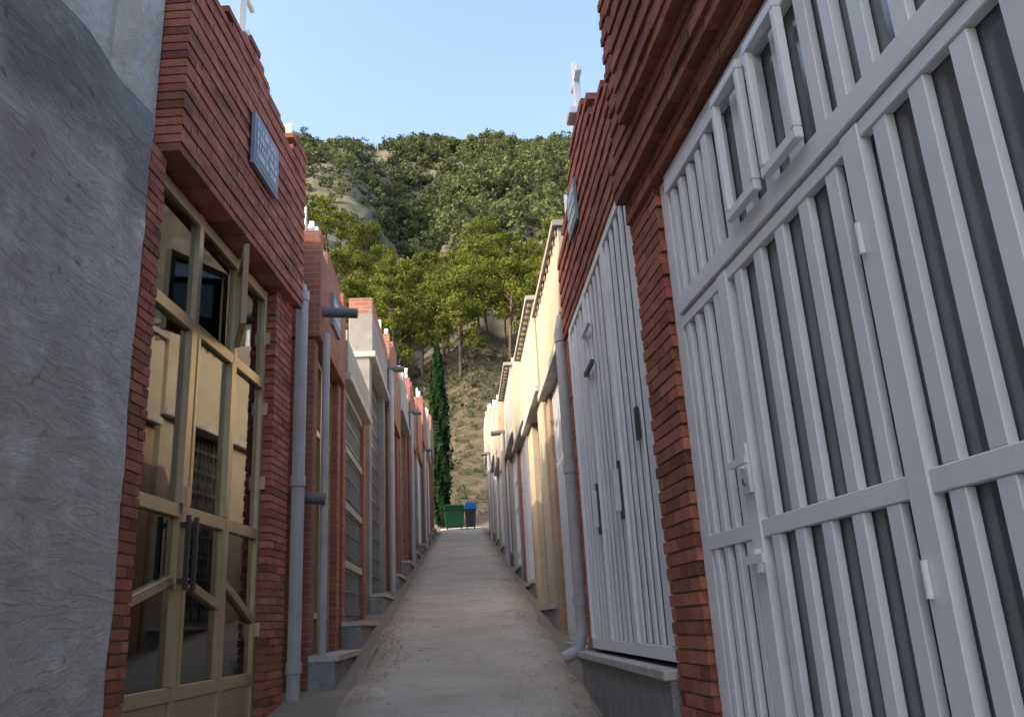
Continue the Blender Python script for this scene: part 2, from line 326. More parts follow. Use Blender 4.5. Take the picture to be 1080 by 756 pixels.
for a,b in zip(ed[:-1],ed[1:]):
    a2=a-.046 if a!=-.561 else a;b2=b+.046 if b!=-5.6 else b
    mb.box(FR1,b2,a2,-.025,.008,.24,.30,'white');mb.box(FR1,b2,a2,-.025,.008,-.92,-.80,'white');mb.box(FR1,b2,a2,-.025,.009,1.22,1.268,'white')
    n=max(2,round((a2-b2)/.175)) if a!=-.561 else 4;p=(a2-b2)/n
    for i in range(n):
        c=b2+p*(i+.5);hw=.032 if a!=-.561 else .022
        for z0,z1 in((-.799,.239),(.301,1.219),(1.372,1.88)):
            mb.box(FR1,c-hw,c+hw,-.024,.004,z0,z1,'white',random.uniform(.95,1.03))
mb.build('slatted_metal_doors',P,bevel=.003)
mb=MB() # opened sashes standing proud of the transom
for a in(-1.42,-1.74):
    mb.box(FR1,a-.13,a+.13,.03,.06,1.86,1.90,'white');mb.box(FR1,a-.13,a+.13,.03,.06,1.37,1.41,'white')
    mb.box(FR1,a-.13,a-.10,.03,.06,1.411,1.859,'white');mb.box(FR1,a+.10,a+.13,.03,.06,1.411,1.859,'white')
mb.build('transom_sashes',P,bevel=.004)
mb=MB()
mb.box(FR1,-1.10,-1.04,.016,.03,.40,.58,'white');mb.box(FR1,-1.20,-1.05,.06,.08,.49,.515,'white');mb.box(FR1,-1.075,-1.055,.03,.06,.49,.515,'white');mb.box(FR1,-1.09,-1.05,.016,.04,.12,.2,'white')
mb.cyl(FR1(-1.07,.03,.44),FR1(-1.07,.04,.44),.012,.012,'steel')
mb.box(FR1,-1.18,-1.0,.041,.055,.15,.18,'white')
for z in(.9,0,-.5):
    for u in(-2.08,):mb.cyl(FR1(u+.04,.024,z),FR1(u+.04,.024,z+.09),.009,.009,'white')
mb.build('door_lock_and_hinges',P)
# ---- R2
FR2=Frame(1.0,4.05,0,'R')
P=empty('brick_mausoleum',FR2(1.5,0,-.5))
mb=MB()
def topR2(u):
    for a,z in((.45,3.1),(.85,3.25),(1.15,3.45),(1.75,3.64),(2.1,3.48),(2.5,3.3),(9,3.16)):
        if u<a:return z
bricks(mb,FR2,.02,2.98,-.2,.02,2.38,4.0,top=topR2,relief=.010,tone=.87)
bricks(mb,FR2,2.70,2.98,-.2,.0,-.22,2.375,jag=.012)
mb.build('brick_front',P)
mb=MB();mb.box(FR2,.0,2.95,-2.2,-.21,2.36,3.05,'grey');mb.box(FR2,2.72,2.95,-2.2,-.21,-1,2.35,'grey');mb.box(FR2,.1,2.7,-2.2,-2.05,-1,2.3,'grey')
mb.build('building_shell',P)
mb=MB();mb.box(FR2,.02,3.05,-.3,.055,-1.2,-.30,'plinth');mb.box(FR2,.02,3.07,-.3,.085,-.297,-.25,'stone');mb.build('plinth',P,bevel=.006)
mb=MB()
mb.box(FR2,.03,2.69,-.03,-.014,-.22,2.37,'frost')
mb.box(FR2,.03,2.69,-.0135,.012,2.31,2.37,'white');mb.box(FR2,.03,2.69,-.0135,.012,-.22,-.15,'white')
posts2=(.03,.90,1.77,2.62)
for u in posts2: mb.box(FR2,u,u+.07,-.013,.018,-.149,2.309,'white')
for a,b in zip(posts2[:-1],posts2[1:]):
    n=5;p=(b-a-.07)/n
    for i in range(n):
        c=a+.07+p*(i+.5);mb.box(FR2,c-.036,c+.036,-.0125,random.uniform(.002,.005),-.148,2.308,'white',random.uniform(.92,1.03))
mb.build('slatted_metal_doors',P,bevel=.003)
mb=MB()
for u in(.94,1.81): 
    mb.box(FR2,u-.025,u+.025,.02,.034,.55,.90,'black');mb.box(FR2,u-.012,u+.012,.034,.07,.6,.85,'steel')
mb.box(FR2,.3,.35,.012,.03,.9,1.08,'black')
mb.box(FR2,1.5,1.85,.02,.045,1.7,1.73,'black');mb.box(FR2,1.5,1.85,.02,.045,2.0,2.03,'white')
mb.build('door_handles',P)
mb=MB();mb.box(FR2,1.55,1.95,.034,.055,2.85,3.2,'plaque');letters(mb,FR2,1.58,1.92,2.89,3.17,.056,3);mb.build('name_plaque',P)
cross(P,FR2,1.45,-.02,3.64,.50,w=.055);
mb=MB()
mb.box(FR2,2.6,2.72,-.14,-.02,3.14,3.19,'white');mb.prism(FR2,[(2.62,3.19),(2.70,3.19),(2.67,3.65),(2.65,3.65)],-.12,-.04,'white');mb.build('finial',P)
mb=MB();x0=3.10
mb.pipe([FR2(x0,-.15,2.75),FR2(x0,.0,2.65),FR2(x0,.03,2.5)],.05,'pvc');mb.pipe([FR2(x0,.03,2.52),FR2(x0,.03,-.1),FR2(x0-.02,.08,-.25),FR2(x0-.02,.2,-.3)],.05,'pvc')
for z in(2.4,1.2,.1): mb.cyl(FR2(x0,.03,z),FR2(x0,.03,z+.08),.058,.058,'pvc')
mb.build('downpipe',P)
# ============================================================ generic fronts further along
def gz(y): return .153*y-1.6
def tomb(side,x,y0,y1,top,wall,fas,door,yaw=0,steps=2,fasz=1.2,proud=.05,pil=.28,plq=False,crossh=.4,overhang=0,plinthx=.08,base=None,pipe=False,name='mausoleum'):
    F=Frame(x,y0,yaw,side);W=y1-y0;zb=gz(y0 if base is None else y0)+(.28 if base is None else base)
    zg=gz(y0)-.4;P=empty(name,F(W/2,0,zb))
    mb=MB();fz=top-fasz;D=2.4
    mb.box(F,.0,W,-D,-.32,fz-.02,top-.25,wall);mb.box(F,.0,pil,-D,0,zg,fz-.02,wall);mb.box(F,W-pil,W,-D,0,zg,fz-.02,wall)
    mb.box(F,pil,W-pil,-D,-D+.1,zg,fz-.02,wall)
    mb.box(F,pil+.001,W-pil-.001,-.5,-.02,zg,zb-.01,'plinth')
    mb.build('walls',P)
    mb=MB()
    mb.box(F,-.015,W+.015,-.3,proud,fz,top,fas)
    if steps:
        for i in range(steps):
            h=.17;u0=W*.5-(W*.5)*(1-(i+1)/(steps+1));mb.box(F,u0,W-u0,-.297+i*.002,proud-.003-i*.002,top+i*h,top+(i+1)*h,fas)
        tp=top+steps*.17
        mb.box(F,-.012,.14,-.296,proud-.004,top,top+.2,fas);mb.box(F,W-.14,W+.012,-.296,proud-.004,top,top+.2,fas)
        for uu in(.06,W-.06):
            mb.prism(F,[(uu-.03,top+.2),(uu+.03,top+.2),(uu+.008,top+.5),(uu-.008,top+.5)],-.16,-.11,'white')
    else: tp=top
    if fas in('cream','grey','palegrey'): mb.box(F,-.03,W+.03,-.3,proud+.04,fz-.09,fz-.002,'stone')
    mb.build('parapet',P,bevel=.006)
    if overhang:
        mb=MB();mb.box(F,-.05,W+.05,-.35,overhang,tp+.002,tp+.06,'roof')
        for i in range(int(W/.22)): mb.box(F,i*.22+.02,i*.22+.09,.06,overhang-.03,tp-.06,tp-.001,'roof',.7)
        mb.build('eaves',P);tp+=.06
    mb=MB();mb.box(F,-.02,W+.02,.0,plinthx,zg,zb-.06,'plinth');mb.box(F,-.03,W+.03,.0,plinthx+.03,zb-.057,zb-.01,'stone');mb.build('plinth',P)
    mb=MB();u0,u1=pil,W-pil;z0,z1=zb,fz-.1 if fas in('cream','grey','palegrey') else fz-.01
    if door=='slat':
        k='white'
        mb.box(F,u0,u1,-.13,-.12,z0,z1,'frost');zr=z0+(z1-z0)*.68
        for z in(z0,zr,z1-.06): mb.box(F,u0,u1,-.11,-.04,z,z+.06,k)
        u=u0
        while u<u1-.04: mb.box(F,u,u+.06,-.10,-.03,z0+.065,zr-.005,k,random.uniform(.75,.9));mb.box(F,u,u+.06,-.10,-.03,zr+.065,z1-.065,k,random.uniform(.75,.9));u+=.135
    elif door in('glass','goldglass'):
        k='gold' if door=='goldglass' else 'white'
        mb.box(F,u0,u1,-.16,-.15,z0,z1,'darkglass')
        for u in np.linspace(u0,u1-.06,5): mb.box(F,u,u+.06,-.145,-.07,z0,z1,k)
        for z in(z0+.3,z0+(z1-z0)*.5,z0+(z1-z0)*.72,z1-.07): mb.box(F,u0,u1,-.14,-.075,z,z+.055,k)
    elif door=='grille':
        mb.box(F,u0,u1,-.16,-.15,z0,z1,'darkglass')
        for u in np.arange(u0,u1,.11): mb.box(F,u,u+.018,-.10,-.08,z0,z1,'steel',.5)
        for z in np.arange(z0,z1,.28): mb.box(F,u0,u1,-.105,-.075,z,z+.03,'steel',.5)
        for z in np.arange(z0+.14,z1-.2,.28):
            for u in np.arange(u0+.06,u1-.05,.22):
                mb.prism(F,[(u-.04,z),(u,z-.05),(u+.04,z),(u,z+.05)],-.1,-.085,'steel',.5)
    elif door=='niches':
        nz=4;hh=(z1-z0)/nz
        for i in range(nz):
            mb.box(F,u0,u1,-.15,-.08,z0+i*hh,z0+(i+1)*hh-.08,'marble',1.5 if i%2 else 2.5);mb.box(F,u0,u1,-.2,-.02,z0+(i+1)*hh-.08,z0+(i+1)*hh,'palegrey')
            for u in np.arange(u0+.05,u1,.16): mb.box(F,u,u+.014,-.06,-.04,z0+i*hh+.03,z0+(i+1)*hh-.1,'steel',.6)
            for q in(.12,.5,.85): mb.box(F,u0+.03,u1-.03,-.062,-.038,z0+(i+q)*hh-.01,z0+(i+q)*hh,'steel',.6)
    mb.build('entrance_doors',P)
    if plq:
        mb=MB();mb.box(F,W/2-.25,W/2+.25,proud+.002,proud+.03,fz+.35,fz+.7,'plaque');letters(mb,F,W/2-.22,W/2+.22,fz+.4,fz+.66,proud+.031,2);mb.build('name_plaque',P)
    if crossh: cross(P,F,W/2,-.12,tp,crossh,w=.07)
    if pipe:
        mb=MB();mb.pipe([F(W-.02,proud+.06,fz+.5),F(W-.02,proud+.06,zb-.1)],.05,'pvc');
        mb.cyl(F(W-.02,proud-.02,fz+.5),F(W-.02,proud+.3,fz+.48),.055,.055,'pvcd');mb.build('downpipe',P)
    return P,F
# left row
P,F=tomb('L',-1.30,7.50,9.25,3.55,'bricktex','bricktex','goldglass',fasz=.9,steps=1,pil=.2,crossh=0,plinthx=.22,plq=True)
mb=MB();mb.cyl(F(.15,.05,2.95),F(.15,.38,2.93),.05,.05,'pvcd');mb.cyl(F(.02,-.15,1.15),F(.02,.12,1.13),.05,.05,'pvcd')
mb.pipe([F(.06,.1,2.7),F(.06,.1,-.35)],.035,'pvc');mb.build('overflow_pipes',P)
cross(P,F,.3,-.1,3.6,.4);cross(P,F,.55,-.1,3.72,.34)
tomb('L',-1.28,9.35,11.6,3.25,'bricktex','palegrey','niches',fasz=.4,steps=0,crossh=0,pil=.22,plinthx=.2)
P,F=tomb('L',-1.24,11.75,14.3,4.5,'grey','grey','grille',fasz=.6,steps=0,pil=.3,pipe=True,plinthx=.18,crossh=.6)
mb=MB();mb.box(F,-.01,2.56,-.30,.045,4.503,4.74,'orangebrick');mb.build('brick_coping',P)
tomb('L',-1.2,14.4,16.9,4.9,'bricktex','orangebrick','grille',steps=2,crossh=.4,plinthx=.16)
tomb('L',-1.18,17.0,19.5,5.1,'orangebrick','palegrey','grille',fasz=.7,steps=1,pipe=True,plinthx=.16)
tomb('L',-1.14,19.6,22.2,5.6,'bricktex','bricktex','goldglass',steps=2,crossh=.5,plinthx=.14)
tomb('L',-1.10,22.3,25.0,5.8,'grey','orangebrick','slat',steps=1,pipe=True,crossh=.4,plinthx=.14)
tomb('L',-1.06,25.1,27.8,6.6,'bricktex','bricktex','grille',steps=2,plinthx=.12)
tomb('L',-1.03,27.9,30.6,6.9,'bricktex','palegrey','slat',steps=1,crossh=.6,plinthx=.12)
tomb('L',-1.0,30.7,33.4,7.4,'bricktex','orangebrick','goldglass',steps=2,plinthx=.12)
# right row
tomb('R',1.08,7.25,9.7,3.6,'tanbrick','cream','slat',fasz=1.0,steps=0,overhang=.10,pil=.34,crossh=.3,plinthx=.03,pipe=False)
tomb('R',1.06,9.8,12.3,3.85,'cream','cream','grille',fasz=1.1,steps=0,overhang=.14,pil=.8,crossh=.45,plinthx=.03)
tomb('R',1.08,12.4,14.9,4.2,'bricktex','cream','slat',steps=1,crossh=.4,plinthx=.04)
tomb('R',1.08,15.0,17.6,4.6,'palegrey','palegrey','glass',steps=0,overhang=.16,crossh=.5,plinthx=.04,pipe=True)
tomb('R',1.08,17.7,20.4,4.7,'tanbrick','tanbrick','slat',steps=1,plinthx=.04,crossh=.4)
tomb('R',1.08,20.5,23.2,5.2,'cream','cream','slat',steps=1,plinthx=.04,crossh=.4)
tomb('R',1.08,23.3,26.0,5.8,'palegrey','palegrey','glass',steps=1,plinthx=.04,crossh=.5,pipe=True)
tomb('R',1.08,26.1,28.8,6.4,'bricktex','cream','slat',steps=1,plinthx=.04)
tomb('R',1.08,28.9,31.6,7.0,'palegrey','palegrey','slat',steps=1,plinthx=.04,crossh=.6)
# ============================================================ path
M['path']=mat('worn_concrete_path',(.42,.36,.28),(.56,.49,.39),1.1,.95,.7,30,attr=False,spots=(4,.55,(.33,.275,.21),.18))
pm=M['path'];t=pm.node_tree;b=t.nodes['Principled BSDF'];lk=[l for l in t.links if l.to_socket==b.inputs['Base Color']][0].from_socket
tc=t.nodes.new('ShaderNodeTexCoord')
v=t.nodes.new('ShaderNodeTexVoronoi');v.feature='DISTANCE_TO_EDGE';v.inputs['Scale'].default_value=.32;v.inputs['Randomness'].default_value=1
ns=t.nodes.new('ShaderNodeTexNoise');ns.inputs['Scale'].default_value=3;ns.inputs['Detail'].default_value=6;t.links.new(tc.outputs['Object'],ns.inputs['Vector'])
va=t.nodes.new('ShaderNodeVectorMath');va.operation='MULTIPLY_ADD';va.inputs[1].default_value=(.35,.35,.35);t.links.new(ns.outputs['Color'],va.inputs[0]);t.links.new(tc.outputs['Object'],va.inputs[2]);t.links.new(va.outputs[0],v.inputs['Vector'])
r=t.nodes.new('ShaderNodeValToRGB');r.color_ramp.elements[0].position=0;r.color_ramp.elements[1].position=.004;r.color_ramp.elements[0].color=(.6,.55,.5,1);r.color_ramp.elements[1].color=(1,1,1,1);t.links.new(v.outputs['Distance'],r.inputs[0])
mx=t.nodes.new('ShaderNodeMix');mx.data_type='RGBA';mx.blend_type='MULTIPLY';mx.inputs[0].default_value=.5;t.links.new(lk,mx.inputs[6]);t.links.new(r.outputs[0],mx.inputs[7])
# dirt gathered along both edges
sx=t.nodes.new('ShaderNodeSeparateXYZ');t.links.new(va.outputs[0],sx.inputs[0])
ab=t.nodes.new('ShaderNodeMath');ab.operation='SUBTRACT';ab.inputs[1].default_value=.17;t.links.new(sx.outputs[0],ab.inputs[0])
ab2=t.nodes.new('ShaderNodeMath');ab2.operation='ABSOLUTE';t.links.new(ab.outputs[0],ab2.inputs[0])
mre=t.nodes.new('ShaderNodeMapRange');mre.inputs[1].default_value=.62;mre.inputs[2].default_value=.98;t.links.new(ab2.outputs[0],mre.inputs[0])
mxe=t.nodes.new('ShaderNodeMix');mxe.data_type='RGBA';mxe.blend_type='MULTIPLY';mxe.inputs[7].default_value=(.66,.6,.52,1);t.links.new(mre.outputs[0],mxe.inputs[0]);t.links.new(mx.outputs[2],mxe.inputs[6]);t.links.new(mxe.outputs[2],b.inputs['Base Color'])
mb=MB();mi=mb.mi('path');ny=260
for j in range(ny+1):
    y=-3+39.2*j/ny
    for i in range(13):
        x=-.95+1.88*i/12
        if i==0:x+=.05*noise.noise(Vector((y*1.5,0,0)))+.012*max(0,y-8)*.6
        if i==12:x+=.05*noise.noise(Vector((y*1.5,9,0)))
        d=.012*noise.noise(Vector((x*1.5,y*1.2,0)))-(.03 if i in(0,12) else 0)
        mb.v.append(Vector((x,y,gz(y)+H+.03+d)))
for j in range(ny):
    for i in range(12):
        a=j*13+i;mb.f.append((a,a+1,a+14,a+13));mb.m.append(mi);mb.c.append((1,1,1));mb.uv+=[(0,0)]*4
mb.build('concrete_path',smooth=True)
# ============================================================ terrain
def lerp_tab(y,tab):
    for (a,za),(b,zb) in zip(tab[:-1],tab[1:]):
        if y<=b: 
            t=(y-a)/(b-a);return za+(zb-za)*t
    return tab[-1][1]
TAB=[(-200,-32.2),(36,3.9),(65,19.6),(80,28),(100,40.5),(150,76),(200,113),(250,150),(292,181),(330,186),(460,160),(700,150)]
def terr(x,y):
    z=lerp_tab(y,TAB)
    if y>40:
        k=min(1,(y-40)/60)
        ang=x/max(y,1)
        spur=math.exp(-((ang+.16)/.07)**2)*.055*y-math.exp(-((ang+.045)/.04)**2)*.065*y+math.exp(-((ang-.10)/.09)**2)*.012*y
        sk=1-min(1,max(0,(y-220)/60))
        z+=k*sk*spur
        z+=(1-sk)*75*max(0,-ang-.10)
        ga=noise.noise(Vector((ang*22,y*.006,11)))   # gullies running down the slope
        z-=k*abs(ga)*.05*y*(.25+.75*sk)
        z+=k*(noise.fractal(Vector((x*.02,y*.02,0)),1,2,5)*4+noise.noise(Vector((x*.1,y*.1,4)))*1.4)
    elif y<35: z=gz(y)
    if y>35: z+=.25*min(1,(y-35)/4)*noise.fractal(Vector((x*.3,y*.3,2)),1,2,4)
    z+=max(0,-x-60)*0.05
    return z
xs=np.concatenate([np.linspace(-420,-120,20,endpoint=False),np.linspace(-120,-20,80,endpoint=False),np.linspace(-20,20,60,endpoint=False),np.linspace(20,120,60,endpoint=False),np.linspace(120,420,21)])
ys=np.concatenate([np.linspace(-200,-10,8,endpoint=False),np.linspace(-10,34.5,10,endpoint=False),[34.5,35,35.6],np.linspace(36,70,60,endpoint=False),np.linspace(70,340,150,endpoint=False),np.linspace(340,700,15)])
mb=MB()
hm=mat('hill_ground',(.085,.08,.05),(.14,.125,.08),.35,1,.8,1.2,attr=False,spots=(.6,.5,(.06,.07,.04),.12),spec=.1)
t=hm.node_tree;b=t.nodes['Principled BSDF'];lk=[l for l in t.links if l.to_socket==b.inputs['Base Color']][0].from_socket
tc=t.nodes.new('ShaderNodeTexCoord');n=t.nodes.new('ShaderNodeTexNoise');n.inputs['Scale'].default_value=.09;n.inputs['Detail'].default_value=12;n.inputs['Roughness'].default_value=.78;t.links.new(tc.outputs['Object'],n.inputs['Vector'])
r=t.nodes.new('ShaderNodeValToRGB');r.color_ramp.elements[0].position=.52;r.color_ramp.elements[1].position=.60;r.color_ramp.elements[0].color=(0,0,0,1);r.color_ramp.elements[1].color=(1,1,1,1);t.links.new(n.outputs[0],r.inputs[0])
mx=t.nodes.new('ShaderNodeMix');mx.data_type='RGBA';mx.inputs[7].default_value=(.155,.148,.125,1);t.links.new(r.outputs[0],mx.inputs[0]);t.links.new(lk,mx.inputs[6])
sp=t.nodes.new('ShaderNodeSeparateXYZ');t.links.new(tc.outputs['Object'],sp.inputs[0])
mr=t.nodes.new('ShaderNodeMapRange');mr.inputs[1].default_value=34;mr.inputs[2].default_value=38;t.links.new(sp.outputs[1],mr.inputs[0])
mr4=t.nodes.new('ShaderNodeMapRange');mr4.inputs[1].default_value=60;mr4.inputs[2].default_value=90;t.links.new(sp.outputs[1],mr4.inputs[0])
mx4=t.nodes.new('ShaderNodeMix');mx4.data_type='RGBA';t.links.new(mr4.outputs[0],mx4.inputs[0]);t.links.new(mx.outputs[2],mx4.inputs[7])
n5=t.nodes.new('ShaderNodeTexNoise');n5.inputs['Scale'].default_value=1.2;n5.inputs['Detail'].default_value=10;n5.inputs['Roughness'].default_value=.75;t.links.new(tc.outputs['Object'],n5.inputs['Vector'])
r5=t.nodes.new('ShaderNodeValToRGB');r5.color_ramp.elements[0].position=.38;r5.color_ramp.elements[1].position=.62;r5.color_ramp.elements[0].color=(.045,.038,.022,1);r5.color_ramp.elements[1].color=(.115,.088,.055,1);t.links.new(n5.outputs[0],r5.inputs[0]);t.links.new(r5.outputs[0],mx4.inputs[6])
mx3=t.nodes.new('ShaderNodeMix');mx3.data_type='RGBA';mx3.inputs[6].default_value=(.24,.205,.16,1);t.links.new(mr.outputs[0],mx3.inputs[0]);t.links.new(mx4.outputs[2],mx3.inputs[7])
t.links.new(mx3.outputs[2],b.inputs['Base Color']);M['hill']=hm
mi=mb.mi('hill')
for y in ys:
    for x in xs: mb.v.append(Vector((x,y,terr(x,y)+H)))
nx=len(xs)
for j in range(len(ys)-1):
    for i in range(nx-1):
        a=j*nx+i;mb.f.append((a,a+1,a+nx+1,a+nx));mb.m.append(mi);mb.c.append((1,1,1));mb.uv+=[(0,0)]*4
mb.build('hillside_terrain',smooth=True)
# ============================================================ foliage
def leafmat(name,c1,c2):
    m=bpy.data.materials.new(name);m.use_nodes=True;t=m.node_tree;N=t.nodes;L=t.links;N.remove(N['Principled BSDF'])
    a=N.new('ShaderNodeAttribute');a.attribute_name='Col'
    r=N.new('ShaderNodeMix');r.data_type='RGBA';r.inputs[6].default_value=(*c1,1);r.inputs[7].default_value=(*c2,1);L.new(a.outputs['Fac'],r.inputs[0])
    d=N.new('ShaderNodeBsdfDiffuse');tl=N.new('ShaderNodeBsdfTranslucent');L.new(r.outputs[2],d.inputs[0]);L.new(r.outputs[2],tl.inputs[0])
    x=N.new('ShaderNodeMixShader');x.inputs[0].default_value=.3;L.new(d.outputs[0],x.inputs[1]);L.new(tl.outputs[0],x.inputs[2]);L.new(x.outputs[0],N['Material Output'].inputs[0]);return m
M['leafnear']=leafmat('pine_needles',(.035,.055,.014),(.20,.22,.042))
M['leaffar']=leafmat('distant_pine_foliage',(.042,.06,.032),(.15,.17,.07))  # greyer, bluer green: distance haze is put into the foliage colour
M['leafshrub']=leafmat('scrub_foliage',(.055,.068,.042),(.12,.13,.075))
M['leafcyp']=leafmat('cypress_foliage',(.012,.03,.012),(.04,.07,.025))
M['bark']=mat('pine_bark',(.10,.07,.05),(.18,.13,.1),6,.95,.5,20,attr=False)
def quads(centers,normals,size,col,tri=False):
    n=len(centers);r=rng.normal(size=(n,3));t1=np.cross(normals,r);t1/=np.linalg.norm(t1,axis=1,keepdims=True)+1e-9;t2=np.cross(normals,t1)
    t2/=np.linalg.norm(t2,axis=1,keepdims=True)+1e-9
    s=size[:,None];a=t1*s;b=t2*s*rng.uniform(.35,.8,(n,1))
    v=np.stack([centers-a,centers-b*.9,centers+a,centers+b],1).reshape(-1,3)
    return v,np.repeat(col,4)
def leafobj(name,v,c,matk,extra=None,link=True):
    nq=len(v)//4;me=bpy.data.meshes.new(name)
    nv=len(v);ev,ef=(extra if extra else ([],[]))
    allv=np.concatenate([v,np.array(ev).reshape(-1,3)]) if len(ev) else v
    me.vertices.add(len(allv));me.vertices.foreach_set('co',allv.astype(np.float32).ravel())
    fl=np.concatenate([np.arange(nv),np.array(ef,dtype=int).ravel()+nv]) if len(ef) else np.arange(nv)
    nf=nq+len(ef);me.loops.add(nf*4);me.loops.foreach_set('vertex_index',fl.astype(np.int32));me.polygons.add(nf)
    me.polygons.foreach_set('loop_start',np.arange(nf,dtype=np.int32)*4)
    me.materials.append(M[matk]);me.materials.append(M['bark'])
    me.polygons.foreach_set('material_index',np.concatenate([np.zeros(nq),np.ones(len(ef))]).astype(np.int32))
    me.update(calc_edges=True);at=me.color_attributes.new('Col','FLOAT_COLOR','POINT')
    cc=np.ones((len(allv),4),dtype=np.float32);cc[:nv,0]=cc[:nv,1]=cc[:nv,2]=c;at.data.foreach_set('color',cc.ravel())
    if link:
        o=bpy.data.objects.new(name,me);SC.collection.objects.link(o);return o
    return me
def tube(pts,rad,seg=6):
    V=[];Fc=[]
    for k,(p,r) in enumerate(zip(pts,rad)):
        for j in range(seg):
            t=2*math.pi*j/seg;V.append((p[0]+r*math.cos(t),p[1]+r*math.sin(t),p[2]))
        if k:
            for j in range(seg): b0=(k-1)*seg;Fc.append((b0+j,b0+(j+1)%seg,b0+(j+1)%seg+seg,b0+j+seg))
    return V,Fc
def pine_mesh(hh,nclump,nleaf,leaf,seed):
    r=random.Random(seed);V=[];Fc=[]
    lean=(r.uniform(-.8,.8),r.uniform(-.8,.8))
    tp=[(lean[0]*(k/6)**1.5,lean[1]*(k/6)**1.5,hh*.86*k/6) for k in range(7)];a,b=tube(tp,[.19-.024*k for k in range(7)],7);V+=a;Fc+=b
    cs=[]
    for i in range(nclump):
        h=r.uniform(.36,1);z=hh*h;sp=hh*.26*math.sin(min(1,(1.06-h)/.5+.25)*math.pi/2)*(1 if h<.9 else .7)
        an=r.uniform(0,6.28);rr=sp*math.sqrt(r.uniform(.05,1));k=min(6,h/.86*6);tx=lean[0]*(k/6)**1.5;ty=lean[1]*(k/6)**1.5
        c=(tx+math.cos(an)*rr,ty+math.sin(an)*rr,z);cs.append((c,r.uniform(.5,.95)*hh/10))
        if i%2==0:
            z0=max(.3*hh,z-rr*.7-.3);o=len(V);a,b=tube([(tx*.8,ty*.8,z0),((tx+c[0])/2,(ty+c[1])/2,(z0+z)/2+.1),c],[.07,.045,.015],5);V+=a;Fc+=[tuple(q+o for q in f4) for f4 in b]
    cen=[];nor=[];col=[]
    for c,rad in cs:
        d=rng.normal(size=(nleaf,3));d/=np.linalg.norm(d,axis=1,keepdims=True);rr=rad*rng.uniform(.35,1.15,(nleaf,1))
        p=np.array(c)+d*rr*np.array([1.1,1.1,.8]);cen.append(p);nn=d*.8+rng.normal(size=(nleaf,3))*.5+np.array([0,0,.3]);nor.append(nn/np.linalg.norm(nn,axis=1,keepdims=True))
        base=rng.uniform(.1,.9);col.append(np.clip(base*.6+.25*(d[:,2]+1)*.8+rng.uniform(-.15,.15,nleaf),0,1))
    cen=np.concatenate(cen);v,c=quads(cen,np.concatenate(nor),rng.uniform(.6,1.3,len(cen))*leaf,np.concatenate(col))
    return leafobj('pine_mesh',v,c,'leafnear',(V,Fc),link=False)
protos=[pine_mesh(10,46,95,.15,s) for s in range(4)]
rr=random.Random(3);placed=[]
def put(x,y,s):
    o=bpy.data.objects.new('pine_tree',rr.choice(protos));SC.collection.objects.link(o);o.location=(x,y,terr(x,y)+H-.3);o.rotation_euler=(0,0,rr.uniform(0,6.28));o.scale=(s*rr.uniform(.9,1.1),s*rr.uniform(.9,1.1),s);placed.append((x,y))
tries=0
while len(placed)<75 and tries<4000:
    tries+=1;y=rr.uniform(61,104);x=rr.uniform(-.24,.26)*y
    if all((x-a)**2+(y-b)**2>(3.0 if y<75 else 4.2)**2 for a,b in placed): put(x,y,rr.uniform(.68,1.02))
def blobs(name,pts,n,leaf,matk,sz,flat=.8,lob=5,colbias=0):
    C=[];Nn=[];Cc=[];S=[]
    for (x,y),s in zip(pts,sz):
        z=terr(x,y)+H
        base=rng.uniform(.05,.8)
        for l in range(lob):
            m=n//lob;oc=rng.normal(size=3)*np.array([.38,.38,.42])*s;oc[2]=oc[2]+s*flat;r0=s*rng.uniform(.34,.58)
            d=rng.normal(size=(m,3));d/=np.linalg.norm(d,axis=1,keepdims=True)
            p=np.array([x,y,z])+oc+d*r0*rng.uniform(.7,1.05,(m,1))*np.array([1,1,.95]);C.append(p)
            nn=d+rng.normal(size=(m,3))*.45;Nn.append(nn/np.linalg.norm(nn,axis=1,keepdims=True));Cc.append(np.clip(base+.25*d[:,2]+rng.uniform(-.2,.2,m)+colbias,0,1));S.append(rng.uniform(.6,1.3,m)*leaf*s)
    v,c=quads(np.concatenate(C),np.concatenate(Nn),np.concatenate(S),np.concatenate(Cc));return leafobj(name,v,c,matk)
# distant forest, denser to the right of the gully
pts=[];sz=[]
while len(pts)<2300:
    y=100+205*math.sqrt(rr.random()) ;a=rr.uniform(-.30,.27);x=a*y
    d=noise.noise(Vector((x*.03,y*.03,7)))
    lim=-.075 if y>180 else -.055
    p=1.0 if a>lim else (.22+max(0,(135-y)/60) if a>-.3 else .1)
    if y>270 and a<-.09:p*=.5
    p*= .85+.7*d if a>lim else 1+d
    if rr.random()<p: pts.append((x,y));sz.append(rr.uniform(1.6,3.0)*(1 if a>lim else .75))
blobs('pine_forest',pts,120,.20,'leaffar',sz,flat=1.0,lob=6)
pts=[];sz=[]
while len(pts)<4300:
    y=90+215*math.sqrt(rr.random());a=rr.uniform(-.32,.12);x=a*y
    if noise.noise(Vector((x*.06,y*.06,1)))>-.2 and rr.random()<(1 if a<-.03 else .25): pts.append((x,y));sz.append(rr.uniform(.35,1.25))
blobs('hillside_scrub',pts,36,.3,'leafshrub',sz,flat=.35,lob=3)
pts=[];sz=[]
while len(pts)<1500:
    y=rr.uniform(37,68);x=rr.uniform(-9,9);pts.append((x,y));sz.append(rr.uniform(.1,.36)*(1.8 if y>53 else 1))
blobs('dry_grass_and_bushes',pts,40,.2,'leafshrub',sz,flat=.3,lob=3,colbias=.1)
